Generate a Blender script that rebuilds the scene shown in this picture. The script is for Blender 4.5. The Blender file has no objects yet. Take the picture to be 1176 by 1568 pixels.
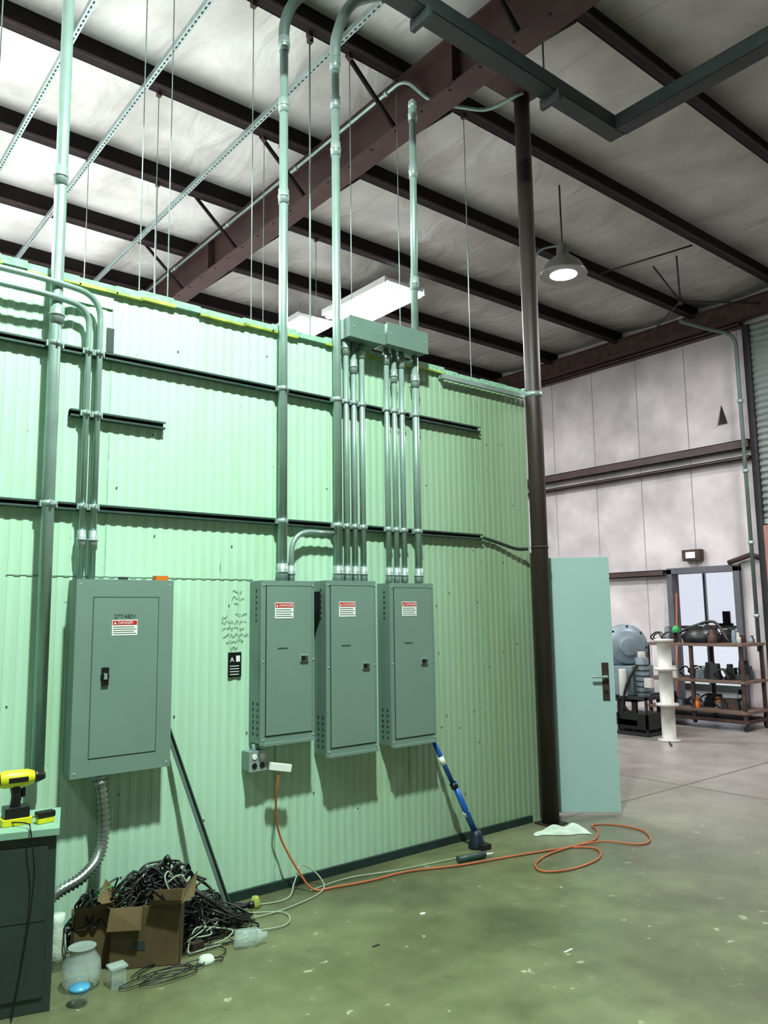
import bpy, bmesh, math, random
from mathutils import Vector, Matrix
random.seed(7)
scene=bpy.context.scene
try:
    scene.view_settings.view_transform='Standard'
except Exception: pass
V=Vector
D=4.227   # front face of the green partition wall (plane y = D)
# ------------------------------------------------------------------ materials
def s2l(c): return tuple(((x/255.)/12.92 if x/255.<=.04045 else ((x/255.+.055)/1.055)**2.4) for x in c)
def mat(name,rgb,rough=.6,metal=0.,var=.12,scale=6.,bump=0.,bscale=40.,emit=None,estr=0.,rgb2=None,detail=4.,stretch=None,spec=.5):
    m=bpy.data.materials.new(name); m.use_nodes=True; nt=m.node_tree; n=nt.nodes; l=nt.links
    b=n["Principled BSDF"]; b.inputs["Roughness"].default_value=rough; b.inputs["Metallic"].default_value=metal
    b.inputs["Specular IOR Level"].default_value=spec
    c=s2l(rgb); tc=n.new("ShaderNodeTexCoord"); mp=n.new("ShaderNodeMapping"); l.new(tc.outputs["Object"],mp.inputs[0])
    if stretch: mp.inputs["Scale"].default_value=stretch
    nz=n.new("ShaderNodeTexNoise"); nz.inputs["Scale"].default_value=scale; nz.inputs["Detail"].default_value=detail
    l.new(mp.outputs[0],nz.inputs["Vector"])
    r=n.new("ShaderNodeValToRGB"); r.color_ramp.elements[0].position=.3; r.color_ramp.elements[1].position=.7
    if rgb2: c0=s2l(rgb2)
    else: c0=tuple(x*(1-var*2) for x in c)
    r.color_ramp.elements[0].color=(*c0,1); r.color_ramp.elements[1].color=(*[min(1,x*(1+var*.5)) for x in c],1)
    l.new(nz.outputs["Fac"],r.inputs[0]); l.new(r.outputs[0],b.inputs["Base Color"])
    if bump>0:
        n2=n.new("ShaderNodeTexNoise"); n2.inputs["Scale"].default_value=bscale; n2.inputs["Detail"].default_value=5
        l.new(mp.outputs[0],n2.inputs["Vector"])
        bp=n.new("ShaderNodeBump"); bp.inputs["Strength"].default_value=bump; bp.inputs["Distance"].default_value=.02
        l.new(n2.outputs["Fac"],bp.inputs["Height"]); l.new(bp.outputs[0],b.inputs["Normal"])
    if emit:
        b.inputs["Emission Color"].default_value=(*s2l(emit),1); b.inputs["Emission Strength"].default_value=estr
    return m
def clear(name,rgb,a=.3,rough=.1):
    m=mat(name,rgb,rough,var=.03); m.node_tree.nodes["Principled BSDF"].inputs["Alpha"].default_value=a; return m
M={}
M['galv']=mat('galvanised_steel',(168,186,184),.4,.45,.10,9)
M['flex']=mat('flexible_metal_conduit',(150,160,156),.3,.8,.15,9)
M['emt']=mat('emt_conduit_steel',(154,178,172),.36,.45,.08,7)
M['strut']=mat('strut_green_grey',(60,82,76),.5,.3,.15,12)
M['slot']=mat('strut_slot_dark',(22,32,29),.8)
M['panel']=mat('panel_grey_enamel',(116,140,131),.42,.05,.03,3,spec=.4)
M['panel2']=mat('panel_side_enamel',(104,128,120),.45,.05,.05,8)
M['line']=mat('panel_seam_dark',(45,62,57),.7)
M['black']=mat('black_plastic',(16,17,18),.4,var=.2)
M['white']=mat('label_white',(232,236,232),.6,var=.02)
M['red']=mat('danger_red',(190,30,30),.5,var=.05)
M['ink']=mat('marker_ink',(52,74,64),.7)
M['brown']=mat('red_oxide_steel',(66,44,42),.55,.0,.2,4)
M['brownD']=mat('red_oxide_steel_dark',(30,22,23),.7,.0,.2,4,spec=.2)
M['column']=mat('column_brown_paint',(58,45,42),.5,.1,.25,5,rgb2=(38,31,30),stretch=(1,1,.3))
M['rust']=mat('rusty_steel',(74,50,44),.7,.1,.3,9,rgb2=(36,26,24))
M['seam']=mat('insulation_seam',(150,140,146),.7,0,.1,9)
M['orange']=mat('orange_cable',(185,98,58),.5,var=.1)
M['cable']=mat('black_cable',(14,15,15),.45,var=.2)
M['wcable']=mat('pale_cable',(155,170,148),.5,var=.1)
M['blue']=mat('blue_aluminium',(28,88,170),.35,.2,.1)
M['blued']=mat('dark_blue_foot',(14,26,48),.5)
M['duct']=mat('dark_slate_channel',(38,45,46),.5,.2,.15,5)
M['door']=mat('door_pale_green_paint',(168,196,196),.4,0,.02,2)
M['card']=mat('cardboard',(96,80,50),.85,0,.2,5)
M['cab']=mat('cabinet_grey_green',(50,64,60),.5,.1,.1,3)
M['angle']=mat('painted_angle_grey',(98,116,110),.5,.2,.1,5)
M['cabtop']=mat('cabinet_top_pale',(132,172,150),.5,0,.06,5)
M['yellow']=mat('tool_yellow',(215,210,30),.4,var=.05)
M['tape']=mat('yellow_tape',(176,192,84),.6,0,.3,10)
M['foam']=mat('joint_foam_pale',(150,196,168),.8,0,.15,20,bump=.6,bscale=30)
M['base']=mat('base_angle_dark',(30,52,48),.6,.2,.2,6)
M['glow']=mat('lamp_glow',(255,255,255),.5,var=0,emit=(240,250,255),estr=16)
M['alu']=mat('spun_aluminium',(125,125,118),.4,.5,.1,5)
M['far']=mat('far_wall_facing',(206,196,200),.55,0,.09,1.6,bump=.3,bscale=3,rgb2=(168,158,162))
M['grey']=mat('machine_grey',(125,138,148),.45,.3,.1,8)
M['dark']=mat('machine_dark',(38,38,42),.6,.2,.2,8)
M['frame']=mat('door_frame_grey',(88,88,96),.5,.1,.1,6)
M['pvc']=mat('white_pvc',(190,186,182),.5,0,.06,6)
M['wood']=mat('shelf_board',(110,88,76),.7,0,.2,8,stretch=(1,12,1))
M['pinkpost']=mat('primer_post',(150,105,98),.6,0,.1,4)
M['slat']=mat('rollup_slats',(140,148,145),.45,.2,.06,3)
M['clear']=clear('clear_plastic',(205,225,220),.35)
M['bluelid']=mat('blue_lid',(70,150,190),.4)
M['bag']=mat('white_cloth',(200,214,200),.8,0,.06,12,bump=.4,bscale=20)
M['green']=mat('green_wire',(40,150,80),.5)
M['orangetab']=mat('orange_tab',(225,120,35),.5)
M['annexglow']=mat('annex_white_glow',(235,238,245),.7,0,.03,1,emit=(225,232,245),estr=.85)  # emission stands in for light falling on the annex wall

def wallmat():
    m=bpy.data.materials.new('mint_ribbed_panel'); m.use_nodes=True; nt=m.node_tree; n=nt.nodes; l=nt.links
    b=n["Principled BSDF"]; b.inputs["Roughness"].default_value=.42
    tc=n.new("ShaderNodeTexCoord"); 
    def noise(sc,st,det=5):
        mp=n.new("ShaderNodeMapping"); mp.inputs["Scale"].default_value=st; l.new(tc.outputs["Object"],mp.inputs[0])
        z=n.new("ShaderNodeTexNoise"); z.inputs["Scale"].default_value=sc; z.inputs["Detail"].default_value=det; l.new(mp.outputs[0],z.inputs["Vector"]); return z
    def ramp(p0,c0,p1,c1):
        r=n.new("ShaderNodeValToRGB"); r.color_ramp.elements[0].position=p0; r.color_ramp.elements[1].position=p1
        r.color_ramp.elements[0].color=(*c0,1); r.color_ramp.elements[1].color=(*c1,1); return r
    def mix(f,a,bb,t='MIX'):
        x=n.new("ShaderNodeMix"); x.data_type='RGBA'; x.blend_type=t
        if isinstance(f,float): x.inputs[0].default_value=f
        else: l.new(f,x.inputs[0])
        l.new(a,x.inputs[6]); l.new(bb,x.inputs[7]); return x.outputs[2]
    a=noise(.8,(1,1,.6),3); r1=ramp(.35,s2l((176,212,188)),.65,s2l((185,223,199))); l.new(a.outputs[0],r1.inputs[0])
    st=noise(2.2,(3,1,.35),3); r2=ramp(.30,(.94,.94,.86),.46,(1,1,1)); l.new(st.outputs[0],r2.inputs[0])
    c=mix(1.,r1.outputs[0],r2.outputs[0],'MULTIPLY')
    sp=noise(24,(1,1,.6),2); r3=ramp(.215,(.55,.6,.5),.24,(1,1,1)); l.new(sp.outputs[0],r3.inputs[0])
    c=mix(1.,c,r3.outputs[0],'MULTIPLY')
    sx=n.new("ShaderNodeSeparateXYZ"); l.new(tc.outputs["Object"],sx.inputs[0])
    # slightly darker tint in the valleys between ribs
    pm=n.new("ShaderNodeMath"); pm.operation='FRACT'; dv=n.new("ShaderNodeMath"); dv.operation='MULTIPLY'; dv.inputs[1].default_value=1/.06
    ad=n.new("ShaderNodeMath"); ad.operation='ADD'; ad.inputs[1].default_value=4.; l.new(sx.outputs[0],ad.inputs[0]); l.new(ad.outputs[0],dv.inputs[0]); l.new(dv.outputs[0],pm.inputs[0])
    r4=ramp(.42,(.93,.94,.90),.5,(1,1,1)); l.new(pm.outputs[0],r4.inputs[0]); c=mix(1.,c,r4.outputs[0],'MULTIPLY')
    # olive tone and light falloff painted in towards the partition's far end
    mr=n.new("ShaderNodeMapRange"); mr.inputs[1].default_value=2.8; mr.inputs[2].default_value=4.4; l.new(sx.outputs[0],mr.inputs[0])
    o=n.new("ShaderNodeRGB"); o.outputs[0].default_value=(.58,.54,.46,1)
    w=n.new("ShaderNodeRGB"); w.outputs[0].default_value=(1,1,1,1)
    c=mix(1.,c,mix(mr.outputs[0],w.outputs[0],o.outputs[0]),'MULTIPLY')
    l.new(c,b.inputs["Base Color"]); return m
M['wall']=wallmat()
def floormat():
    m=bpy.data.materials.new('stained_concrete'); m.use_nodes=True; nt=m.node_tree; n=nt.nodes; l=nt.links
    b=n["Principled BSDF"]
    tc=n.new("ShaderNodeTexCoord")
    def noise(sc,det=6,rg=.6):
        z=n.new("ShaderNodeTexNoise"); z.inputs["Scale"].default_value=sc; z.inputs["Detail"].default_value=det; z.inputs["Roughness"].default_value=rg; l.new(tc.outputs["Object"],z.inputs["Vector"]); return z
    def ramp(i,p0,c0,p1,c1):
        r=n.new("ShaderNodeValToRGB"); r.color_ramp.elements[0].position=p0; r.color_ramp.elements[1].position=p1
        r.color_ramp.elements[0].color=(*c0,1); r.color_ramp.elements[1].color=(*c1,1); l.new(i,r.inputs[0]); return r.outputs[0]
    def mix(f,a,bb,t='MIX'):
        x=n.new("ShaderNodeMix"); x.data_type='RGBA'; x.blend_type=t
        if isinstance(f,float): x.inputs[0].default_value=f
        else: l.new(f,x.inputs[0])
        l.new(a,x.inputs[6]); l.new(bb,x.inputs[7]); return x.outputs[2]
    def mth(op,a,bv=None):
        x=n.new("ShaderNodeMath"); x.operation=op
        l.new(a,x.inputs[0])
        if bv is not None:
            if isinstance(bv,(int,float)): x.inputs[1].default_value=bv
            else: l.new(bv,x.inputs[1])
        return x.outputs[0]
    c=ramp(noise(.8,4).outputs[0],.34,s2l((84,88,62)),.64,s2l((112,118,86)))
    c=mix(1.,c,ramp(noise(6).outputs[0],.3,(.80,.82,.78),.62,(1.06,1.06,1.06)),'MULTIPLY')
    pale=n.new("ShaderNodeRGB"); pale.outputs[0].default_value=(*s2l((165,176,148)),1)
    c=mix(ramp(noise(12,3).outputs[0],.67,(0,0,0),.71,(.8,.8,.8)),c,pale.outputs[0])
    dark=n.new("ShaderNodeRGB"); dark.outputs[0].default_value=(*s2l((54,58,44)),1)
    c=mix(ramp(noise(1.1,6,.6).outputs[0],.50,(0,0,0),.70,(.65,.65,.65)),c,dark.outputs[0])
    c=mix(ramp(noise(22,2).outputs[0],.70,(0,0,0),.73,(.5,.5,.5)),c,dark.outputs[0])
    # lighting and white-balance shift painted in: greyer floor down the shop
    sx=n.new("ShaderNodeSeparateXYZ"); l.new(tc.outputs["Object"],sx.inputs[0])
    mr=n.new("ShaderNodeMapRange"); mr.inputs[1].default_value=4.0; mr.inputs[2].default_value=7.5; l.new(sx.outputs[0],mr.inputs[0])
    lg=n.new("ShaderNodeRGB"); lg.outputs[0].default_value=(*s2l((144,135,134)),1)
    f2=mth('MULTIPLY',mr.outputs[0],.85)
    c=mix(f2,c,mix(.5,lg.outputs[0],ramp(noise(1.8).outputs[0],.38,s2l((112,105,102)),.62,s2l((154,145,144)))))
    # saw cut joints
    def line(coord,pos,w):
        a=mth('ABSOLUTE',mth('SUBTRACT',coord,pos)); return mth('LESS_THAN',a,w)
    g1=mth('MULTIPLY',line(sx.outputs[1],4.12,.012),mth('GREATER_THAN',sx.outputs[0],5.1))
    g2=line(sx.outputs[0],6.9,.012)
    g=mth('MAXIMUM',g1,g2)
    c=mix(mth('MULTIPLY',g,.7),c,dark.outputs[0])
    l.new(c,b.inputs["Base Color"])
    rr=ramp(noise(2.5).outputs[0],.3,(.25,.25,.25),.7,(.46,.46,.46)); l.new(rr,b.inputs["Roughness"])
    bp=n.new("ShaderNodeBump"); bp.inputs["Strength"].default_value=.08; l.new(noise(30).outputs[0],bp.inputs["Height"]); l.new(bp.outputs[0],b.inputs["Normal"])
    return m
M['floor']=floormat()
def ceilmat():
    m=bpy.data.materials.new('white_roof_insulation'); m.use_nodes=True; nt=m.node_tree; n=nt.nodes; l=nt.links
    b=n["Principled BSDF"]; b.inputs["Roughness"].default_value=.5
    tc=n.new("ShaderNodeTexCoord")
    z=n.new("ShaderNodeTexNoise"); z.inputs["Scale"].default_value=1.3; z.inputs["Detail"].default_value=6; l.new(tc.outputs["Object"],z.inputs["Vector"])
    r=n.new("ShaderNodeValToRGB"); r.color_ramp.elements[0].position=.3; r.color_ramp.elements[1].position=.65
    r.color_ramp.elements[0].color=(*s2l((172,170,166)),1); r.color_ramp.elements[1].color=(*s2l((216,216,214)),1); l.new(z.outputs[0],r.inputs[0])
    sx=n.new("ShaderNodeSeparateXYZ"); l.new(tc.outputs["Object"],sx.inputs[0])
    a=n.new("ShaderNodeMath"); a.operation='PINGPONG'; a.inputs[1].default_value=.92; l.new(sx.outputs[0],a.inputs[0])
    t=n.new("ShaderNodeMath"); t.operation='LESS_THAN'; t.inputs[1].default_value=.007; l.new(a.outputs[0],t.inputs[0])
    t2=n.new("ShaderNodeMath"); t2.operation='MULTIPLY'; t2.inputs[1].default_value=.35; l.new(t.outputs[0],t2.inputs[0])
    x=n.new("ShaderNodeMix"); x.data_type='RGBA'; l.new(t2.outputs[0],x.inputs[0]); l.new(r.outputs[0],x.inputs[6]); x.inputs[7].default_value=(.2,.19,.19,1)
    # weaker light painted in: insulation darker over the open shop side
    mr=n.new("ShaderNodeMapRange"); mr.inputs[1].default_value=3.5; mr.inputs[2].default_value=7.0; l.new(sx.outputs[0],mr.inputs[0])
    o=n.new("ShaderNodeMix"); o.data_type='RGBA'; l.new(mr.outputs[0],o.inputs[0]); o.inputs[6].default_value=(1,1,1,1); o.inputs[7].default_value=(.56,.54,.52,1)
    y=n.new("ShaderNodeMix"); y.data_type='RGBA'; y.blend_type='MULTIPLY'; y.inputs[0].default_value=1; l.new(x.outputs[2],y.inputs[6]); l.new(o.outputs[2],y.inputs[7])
    l.new(y.outputs[2],b.inputs["Base Color"])
    mp=n.new("ShaderNodeMapping"); mp.inputs["Scale"].default_value=(1.2,.6,1); mp.inputs["Rotation"].default_value=(0,0,.5); l.new(tc.outputs["Object"],mp.inputs[0])
    z2=n.new("ShaderNodeTexNoise"); z2.inputs["Scale"].default_value=1.6; z2.inputs["Detail"].default_value=3; z2.inputs["Distortion"].default_value=1.2; l.new(mp.outputs[0],z2.inputs["Vector"])
    bp=n.new("ShaderNodeBump"); bp.inputs["Strength"].default_value=.55; bp.inputs["Distance"].default_value=.12; l.new(z2.outputs[0],bp.inputs["Height"]); l.new(bp.outputs[0],b.inputs["Normal"])
    return m
M['ceil']=ceilmat()

# ------------------------------------------------------------------ mesh builder
class B:
    def __init__(s,name,bevel=0):
        s.name=name; s.bm=bmesh.new(); s.mats=[]; s.bevel=bevel
    def mi(s,m):
        m=M[m]
        if m not in s.mats: s.mats.append(m)
        return s.mats.index(m)
    def faces(s,vs,fs,m,smooth=False):
        i=s.mi(m); bv=[s.bm.verts.new(v) for v in vs]
        for f in fs:
            try:
                F=s.bm.faces.new([bv[k] for k in f]); F.material_index=i; F.smooth=smooth
            except ValueError: pass
        return bv
    def box(s,lo,hi,m,X=None,taper=0):
        x0,y0,z0=lo; x1,y1,z1=hi
        t=taper
        vs=[V(p) for p in [(x0,y0,z0),(x1,y0,z0),(x1,y1,z0),(x0,y1,z0),(x0+t,y0+t,z1),(x1-t,y0+t,z1),(x1-t,y1-t,z1),(x0+t,y1-t,z1)]]
        if X: vs=[X@v for v in vs]
        s.faces(vs,[(0,3,2,1),(4,5,6,7),(0,1,5,4),(1,2,6,5),(2,3,7,6),(3,0,4,7)],m)
        return s
    def tube(s,pts,r,m,seg=12,cap=True,radii=None):
        pts=[V(p) for p in pts]; n=len(pts); rings=[]
        T=[(pts[min(i+1,n-1)]-pts[max(i-1,0)]).normalized() for i in range(n)]
        a=V((0,0,1)) if abs(T[0].z)<.9 else V((1,0,0))
        N=(a-T[0]*a.dot(T[0])).normalized()
        i_=s.mi(m)
        for i in range(n):
            N=(N-T[i]*N.dot(T[i])).normalized(); Bn=T[i].cross(N)
            rr=radii[i] if radii else r
            rings.append([s.bm.verts.new(pts[i]+(N*math.cos(k*2*math.pi/seg)+Bn*math.sin(k*2*math.pi/seg))*rr) for k in range(seg)])
        for i in range(n-1):
            for k in range(seg):
                F=s.bm.faces.new((rings[i][k],rings[i][(k+1)%seg],rings[i+1][(k+1)%seg],rings[i+1][k])); F.material_index=i_; F.smooth=True
        if cap:
            for R_ in (list(reversed(rings[0])),rings[-1]):
                F=s.bm.faces.new(R_); F.material_index=i_
        return s
    def lathe(s,c,prof,m,seg=24,axis=V((0,0,1))):
        q=V((0,0,1)).rotation_difference(axis.normalized()); c=V(c); rings=[]; i_=s.mi(m)
        for r,z in prof:
            rings.append([s.bm.verts.new(c+q@V((r*math.cos(k*2*math.pi/seg),r*math.sin(k*2*math.pi/seg),z))) for k in range(seg)])
        for i in range(len(prof)-1):
            for k in range(seg):
                F=s.bm.faces.new((rings[i][k],rings[i][(k+1)%seg],rings[i+1][(k+1)%seg],rings[i+1][k])); F.material_index=i_; F.smooth=True
        for j,R_ in ((0,list(reversed(rings[0]))),(-1,rings[-1])):
            if prof[j][0]>1e-4:
                try:
                    F=s.bm.faces.new(R_); F.material_index=i_
                except ValueError: pass
        return s
    def text(s,body,x,z,y,size,m,X=None):
        cu=bpy.data.curves.new('t','FONT'); cu.body=body; cu.size=size; o=bpy.data.objects.new('t',cu); scene.collection.objects.link(o)
        dg=bpy.context.evaluated_depsgraph_get(); me=o.evaluated_get(dg).to_mesh()
        vs=[V((x+v.co.x,y,z+v.co.y)) for v in me.vertices]
        if X: vs=[X@v for v in vs]
        s.faces(vs,[tuple(p.vertices) for p in me.polygons],m)
        bpy.data.objects.remove(o); return s
    def done(s):
        me=bpy.data.meshes.new(s.name); s.bm.normal_update(); s.bm.to_mesh(me); s.bm.free()
        for m in s.mats: me.materials.append(m)
        o=bpy.data.objects.new(s.name,me); scene.collection.objects.link(o)
        if s.bevel:
            b=o.modifiers.new('bevel','BEVEL'); b.width=s.bevel; b.segments=2; b.limit_method='ANGLE'; b.angle_limit=math.radians(50)
        return o
def spline(P,n=8):
    P=[V(p) for p in P]; out=[]
    for i in range(len(P)-1):
        p0=P[max(i-1,0)];p1=P[i];p2=P[i+1];p3=P[min(i+2,len(P)-1)]
        for k in range(n):
            t=k/n
            out.append(.5*((2*p1)+(p2-p0)*t+(2*p0-5*p1+4*p2-p3)*t*t+(-p0+3*p1-3*p2+p3)*t**3))
    out.append(P[-1]); return out
def bend(P,r=.15,n=8):
    """polyline with filleted corners"""
    P=[V(p) for p in P]; out=[P[0]]
    for i in range(1,len(P)-1):
        a=(P[i-1]-P[i]);b=(P[i+1]-P[i]); rr=min(r,a.length*.49,b.length*.49)
        p0=P[i]+a.normalized()*rr;p2=P[i]+b.normalized()*rr
        for k in range(n+1):
            t=k/n; out.append((1-t)**2*p0+2*t*(1-t)*P[i]+t*t*p2)
    out.append(P[-1]); return out
def frame(o,ux):
    ux=V(ux).normalized(); uz=V((0,0,1)); uy=uz.cross(ux)
    return Matrix.Translation(V(o))@Matrix((ux,uy,uz)).transposed().to_4x4()

# ------------------------------------------------------------------ shell
XF=12.0; ZC=6.62; ZP=6.37; XE=4.985
b=B('floor'); b.faces([(-5,-5,0),(16,-5,0),(16,13,0),(-5,13,0)],[(0,1,2,3)],'floor'); b.done()
# roof insulation sagging between purlins
PY=[-2.39+1.46*i for i in range(11)]   # purlin lines
b=B('ceiling'); nx,ny=68,170; vs=[];fs=[]
for j in range(ny+1):
    y=-5+18*j/ny
    ph=((y-PY[0])/1.46)%1.0
    for i in range(nx+1):
        x=-5+17*i/nx
        z=ZC-.0-.05*math.sin(math.pi*ph)*(1+.35*math.sin(x*2.1+y*1.3))
        vs.append((x,y,z))
for j in range(ny):
    for i in range(nx):
        a=j*(nx+1)+i; fs.append((a,a+nx+1,a+nx+2,a+1))
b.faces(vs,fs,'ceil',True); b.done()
b=B('roof_purlins')
for y in PY:
    if y>12.6: continue
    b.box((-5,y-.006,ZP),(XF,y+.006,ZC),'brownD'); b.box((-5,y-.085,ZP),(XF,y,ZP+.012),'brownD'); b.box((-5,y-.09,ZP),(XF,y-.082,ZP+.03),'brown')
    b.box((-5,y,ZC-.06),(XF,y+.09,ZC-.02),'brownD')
b.done()
# rafter
RX=4.3
b=B('roof_rafter')
b.box((RX-.007,-5,5.93),(RX+.007,13,6.36),'brown')
b.box((RX-.11,-5,5.91),(RX+.11,13,5.93),'brown'); b.box((RX-.11,-5,6.345),(RX+.11,13,6.365),'brown')
for y in PY[1:]:
    if y>12: continue
    for sgn in (-1,1):
        b.tube([(RX+sgn*.1,y+.03,5.94),(RX+sgn*.62,y+.03,6.40)],.022,'brownD',6)
for y in (4.2,8.6): b.box((RX-.1,y-.01,5.92),(RX+.1,y+.01,6.35),'brown')
for k in range(40):
    y=-1+.35*k
    b.lathe((RX-.075,y,5.912),[(.012,0),(.012,-.008)],'brownD',6)
b.done()
# far end wall with opening
b=B('wall_far')
def fw(y0,y1,z0,z1,m='far',t=.12,x=XF): b.box((x,y0,z0),(x+t,y1,z1),m)
fw(7.12,13,0,6.62); fw(6.06,7.12,2.25,6.62); fw(5.62,6.06,0,6.62); fw(-5,5.62,0,6.62)
y=5.75
while y<13:
    if y>7.12 or y<6.0: b.box((XF-.004,y-.006,0),(XF,y+.006,6.1),'seam')
    y+=.93
for y in (6.68,): b.box((XF-.004,y-.006,2.3),(XF,y+.006,6.1),'seam')
b.done()
b=B('wall_girts')
for z0,z1,ya,yb in ((4.10,4.24,5.62,13),(3.93,3.98,5.62,13),(2.2,2.30,7.21,13),(6.05,6.115,5.62,13)):
    b.box((XF-.16,ya,z0),(XF-.146,yb,z1),'brown'); b.box((XF-.16,ya,z0),(XF,yb,z0+.012),'brown'); b.box((XF-.16,ya,z1-.012),(XF,yb,z1),'brown')
b.done()
b=B('gable_rafter')
b.box((XF-.25,-5,6.14),(XF-.235,13,6.42),'rust'); b.box((XF-.30,-5,6.12),(XF-.12,13,6.14),'brown'); b.box((XF-.30,-5,6.4),(XF-.12,13,6.415),'brown')
b.done()
b=B('door_frame_far',.004)
for y0,y1,z0,z1 in ((7.10,7.2,0,2.3),(5.96,6.06,0,2.3),(5.96,7.2,2.22,2.32)):
    b.box((XF-.08,y0,z0),(XF+.13,y1,z1),'frame')
b.done()
b=B('wall_annex'); b.box((15.5,4,0),(15.6,9.5,4),'annexglow')
for yy in (7.35,8.45): b.box((15.44,yy,0),(15.5,yy+.05,4),'slat')
b.box((15.44,4,1.25),(15.5,9.5,1.31),'slat'); b.box((15.40,4,0),(15.5,9.5,.12),'slat')
b.box((15.38,7.9,1.31),(15.44,8.2,1.36),'dark'); b.box((15.40,7.95,1.36),(15.44,8.1,1.6),'dark')
b.done()
b=B('rollup_door',.002); z=2.97
b.box((XF-.10,4.0,2.9),(XF-.04,5.5,2.98),'slat')
while z<6.0:
    b.faces([(XF-.06,4.0,z),(XF-.06,5.52,z),(XF-.10,5.52,z+.04),(XF-.10,4.0,z+.04),(XF-.06,5.52,z+.1),(XF-.06,4.0,z+.1)],[(0,1,2,3),(3,2,4,5)],'slat'); z+=.1
b.box((XF-.14,5.5,0),(XF-.02,5.6,6.05),'dark'); b.box((XF-.14,5.3,0),(XF-.02,5.5,2.88),'pinkpost')
b.done()
b=B('wall_left_back'); b.box((-5,13,0),(XF,13.1,6.6),'far'); b.done()

# green partition wall
b=B('wall_green_partition'); prof=[]; x=-4.; pitch=.06
while x<XE:
    prof+= [(x,D),(x+.024,D),(x+.030,D-.003),(x+.054,D-.003)]; x+=pitch
prof=[p for p in prof if p[0]<XE-.001]+[(XE,D)]; H_=3.45; n=len(prof)
vs=[(p[0],p[1],0) for p in prof]+[(p[0],p[1],H_) for p in prof]
b.faces(vs,[(i,i+1,n+i+1,n+i) for i in range(n-1)],'wall')
b.faces([(-4,D,H_),(XE,D,H_),(XE,D+.1,H_),(-4,D+.1,H_),(-4,D+.1,0),(XE,D+.1,0),(XE,D,0)],[(0,1,2,3),(3,2,5,4),(1,6,5,2)],'wall')
b.done()
b=B('wall_cooler_end'); b.box((XE-.1,D+.1,0),(XE,12.9,3.45),'wall'); b.done()
b=B('ceiling_cooler_deck'); b.box((-4,D+.1,3.3),(XE-.1,12.9,3.4),'ceil'); b.done()
b=B('trim_wall_top'); 
x=-2.
while x<XE-.03:
    w=random.uniform(.12,.3); z=3.43+random.uniform(-.006,.012)
    b.box((x,D-.03,z),(min(x+w,XE),D+.11,z+.035+random.uniform(0,.012)),'foam')
    if x<3.9 and random.random()<.88: b.box((x,D-.034,z-.010),(min(x+w+.01,XE),D-.006,z+random.uniform(.000,.010)),'tape')
    x+=w
b.box((-2,D-.012,3.33),(1.49,D-.005,3.43),'wall')
b.box((1.46,D-.01,3.08),(1.50,D-.004,3.22),'cab')
b.done()
b=B('baseboard_green_wall'); b.box((-4,D-.03,0),(4.86,D-.006,.05),'base'); b.done()
b=B('trim_panel_seam'); 
for x in (.42,1.49,2.56,3.63,4.40): b.box((x,D-.0055,.05),(x+.005,D-.003,3.4),'foam')
b.box((1.0,D-.0055,1.83),(2.4,D-.003,1.833),'angle')
b.done()
b=B('wall_screws'); random.seed(21)
for k in range(60):
    x=random.uniform(.9,4.8); z=random.uniform(.15,3.3); b.lathe((x,D-.004,z),[(.005,0),(.004,.003)],'line',6,V((0,-1,0)))
b.done(); random.seed(8)

# ------------------------------------------------------------------ struts + conduits
def strut(x0,x1,z,name='strut_channel'):
    b=B(name,.0015)
    b.box((x0,D-.045,z-.021),(x1,D-.041,z-.009),'strut'); b.box((x0,D-.045,z+.009),(x1,D-.041,z+.021),'strut')
    b.box((x0,D-.045,z-.021),(x1,D-.008,z-.018),'strut'); b.box((x0,D-.045,z+.018),(x1,D-.008,z+.021),'strut')
    b.box((x0,D-.012,z-.02),(x1,D-.008,z+.02),'slot'); b.done()
strut(-2,4.40,3.045); strut(-2,4.39,2.195); strut(1.27,1.80,2.70)
b=B('strut_channel'); b.box((3.99,D-.06,3.385),(5.12,D-.035,3.42),'galv'); b.box((3.99,D-.04,3.39),(4.03,D-.006,3.415),'galv'); b.done()
b=B('conduit_stub'); b.tube(spline([(4.41,D-.03,2.19),(4.55,D-.03,2.165),(4.75,D-.05,2.12),(4.86,D-.08,2.12)]),.014,'cab',8); b.done()
YC=4.152
def strap(b,x,z,r,y=YC):
    b.box((x-r-.012,y+.0,z-.016),(x+r+.012,y+r-.002,z+.016),'galv'); b.tube([(x,y,z-.014),(x,y,z+.014)],r+.005,'galv',14); b.box((x-.006,y-r-.02,z-.01),(x+.006,y-r,z+.01),'galv')
def coup(b,x,z,r,y=YC):
    b.tube([(x,y,z-.05),(x,y,z+.05)],r+.006,'galv',14); b.tube([(x,y,z-.006),(x,y,z+.006)],r+.010,'galv',14)
def conduit(path,r,couplings=(),straps=(),name='electrical_conduit',y=YC):
    b=B(name); b.tube(path,r,'emt',14)
    for x,z in couplings: coup(b,x,z,r,y)
    for x,z in straps: strap(b,x,z,r,y)
    return b
conduit([(1.17,YC,.86),(1.165,YC,3.0),(1.16,YC,6.3)],.032,((1.16,3.98),(1.17,3.2)),((1.17,3.045),(1.17,2.195))).done()
# two small conduits sweeping to the left
for xv,zt,yy in ((1.345,3.285,4.165),(1.405,3.365,4.165)):
    p=bend([(xv,yy,1.81),(xv,yy,zt),(1.12,4.10,zt),(-2,4.10,zt)],.26,12)
    conduit(p,.0165,((xv,2.02),),((xv,3.045),(xv,2.70),(xv,2.195)),y=yy).done()
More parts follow.
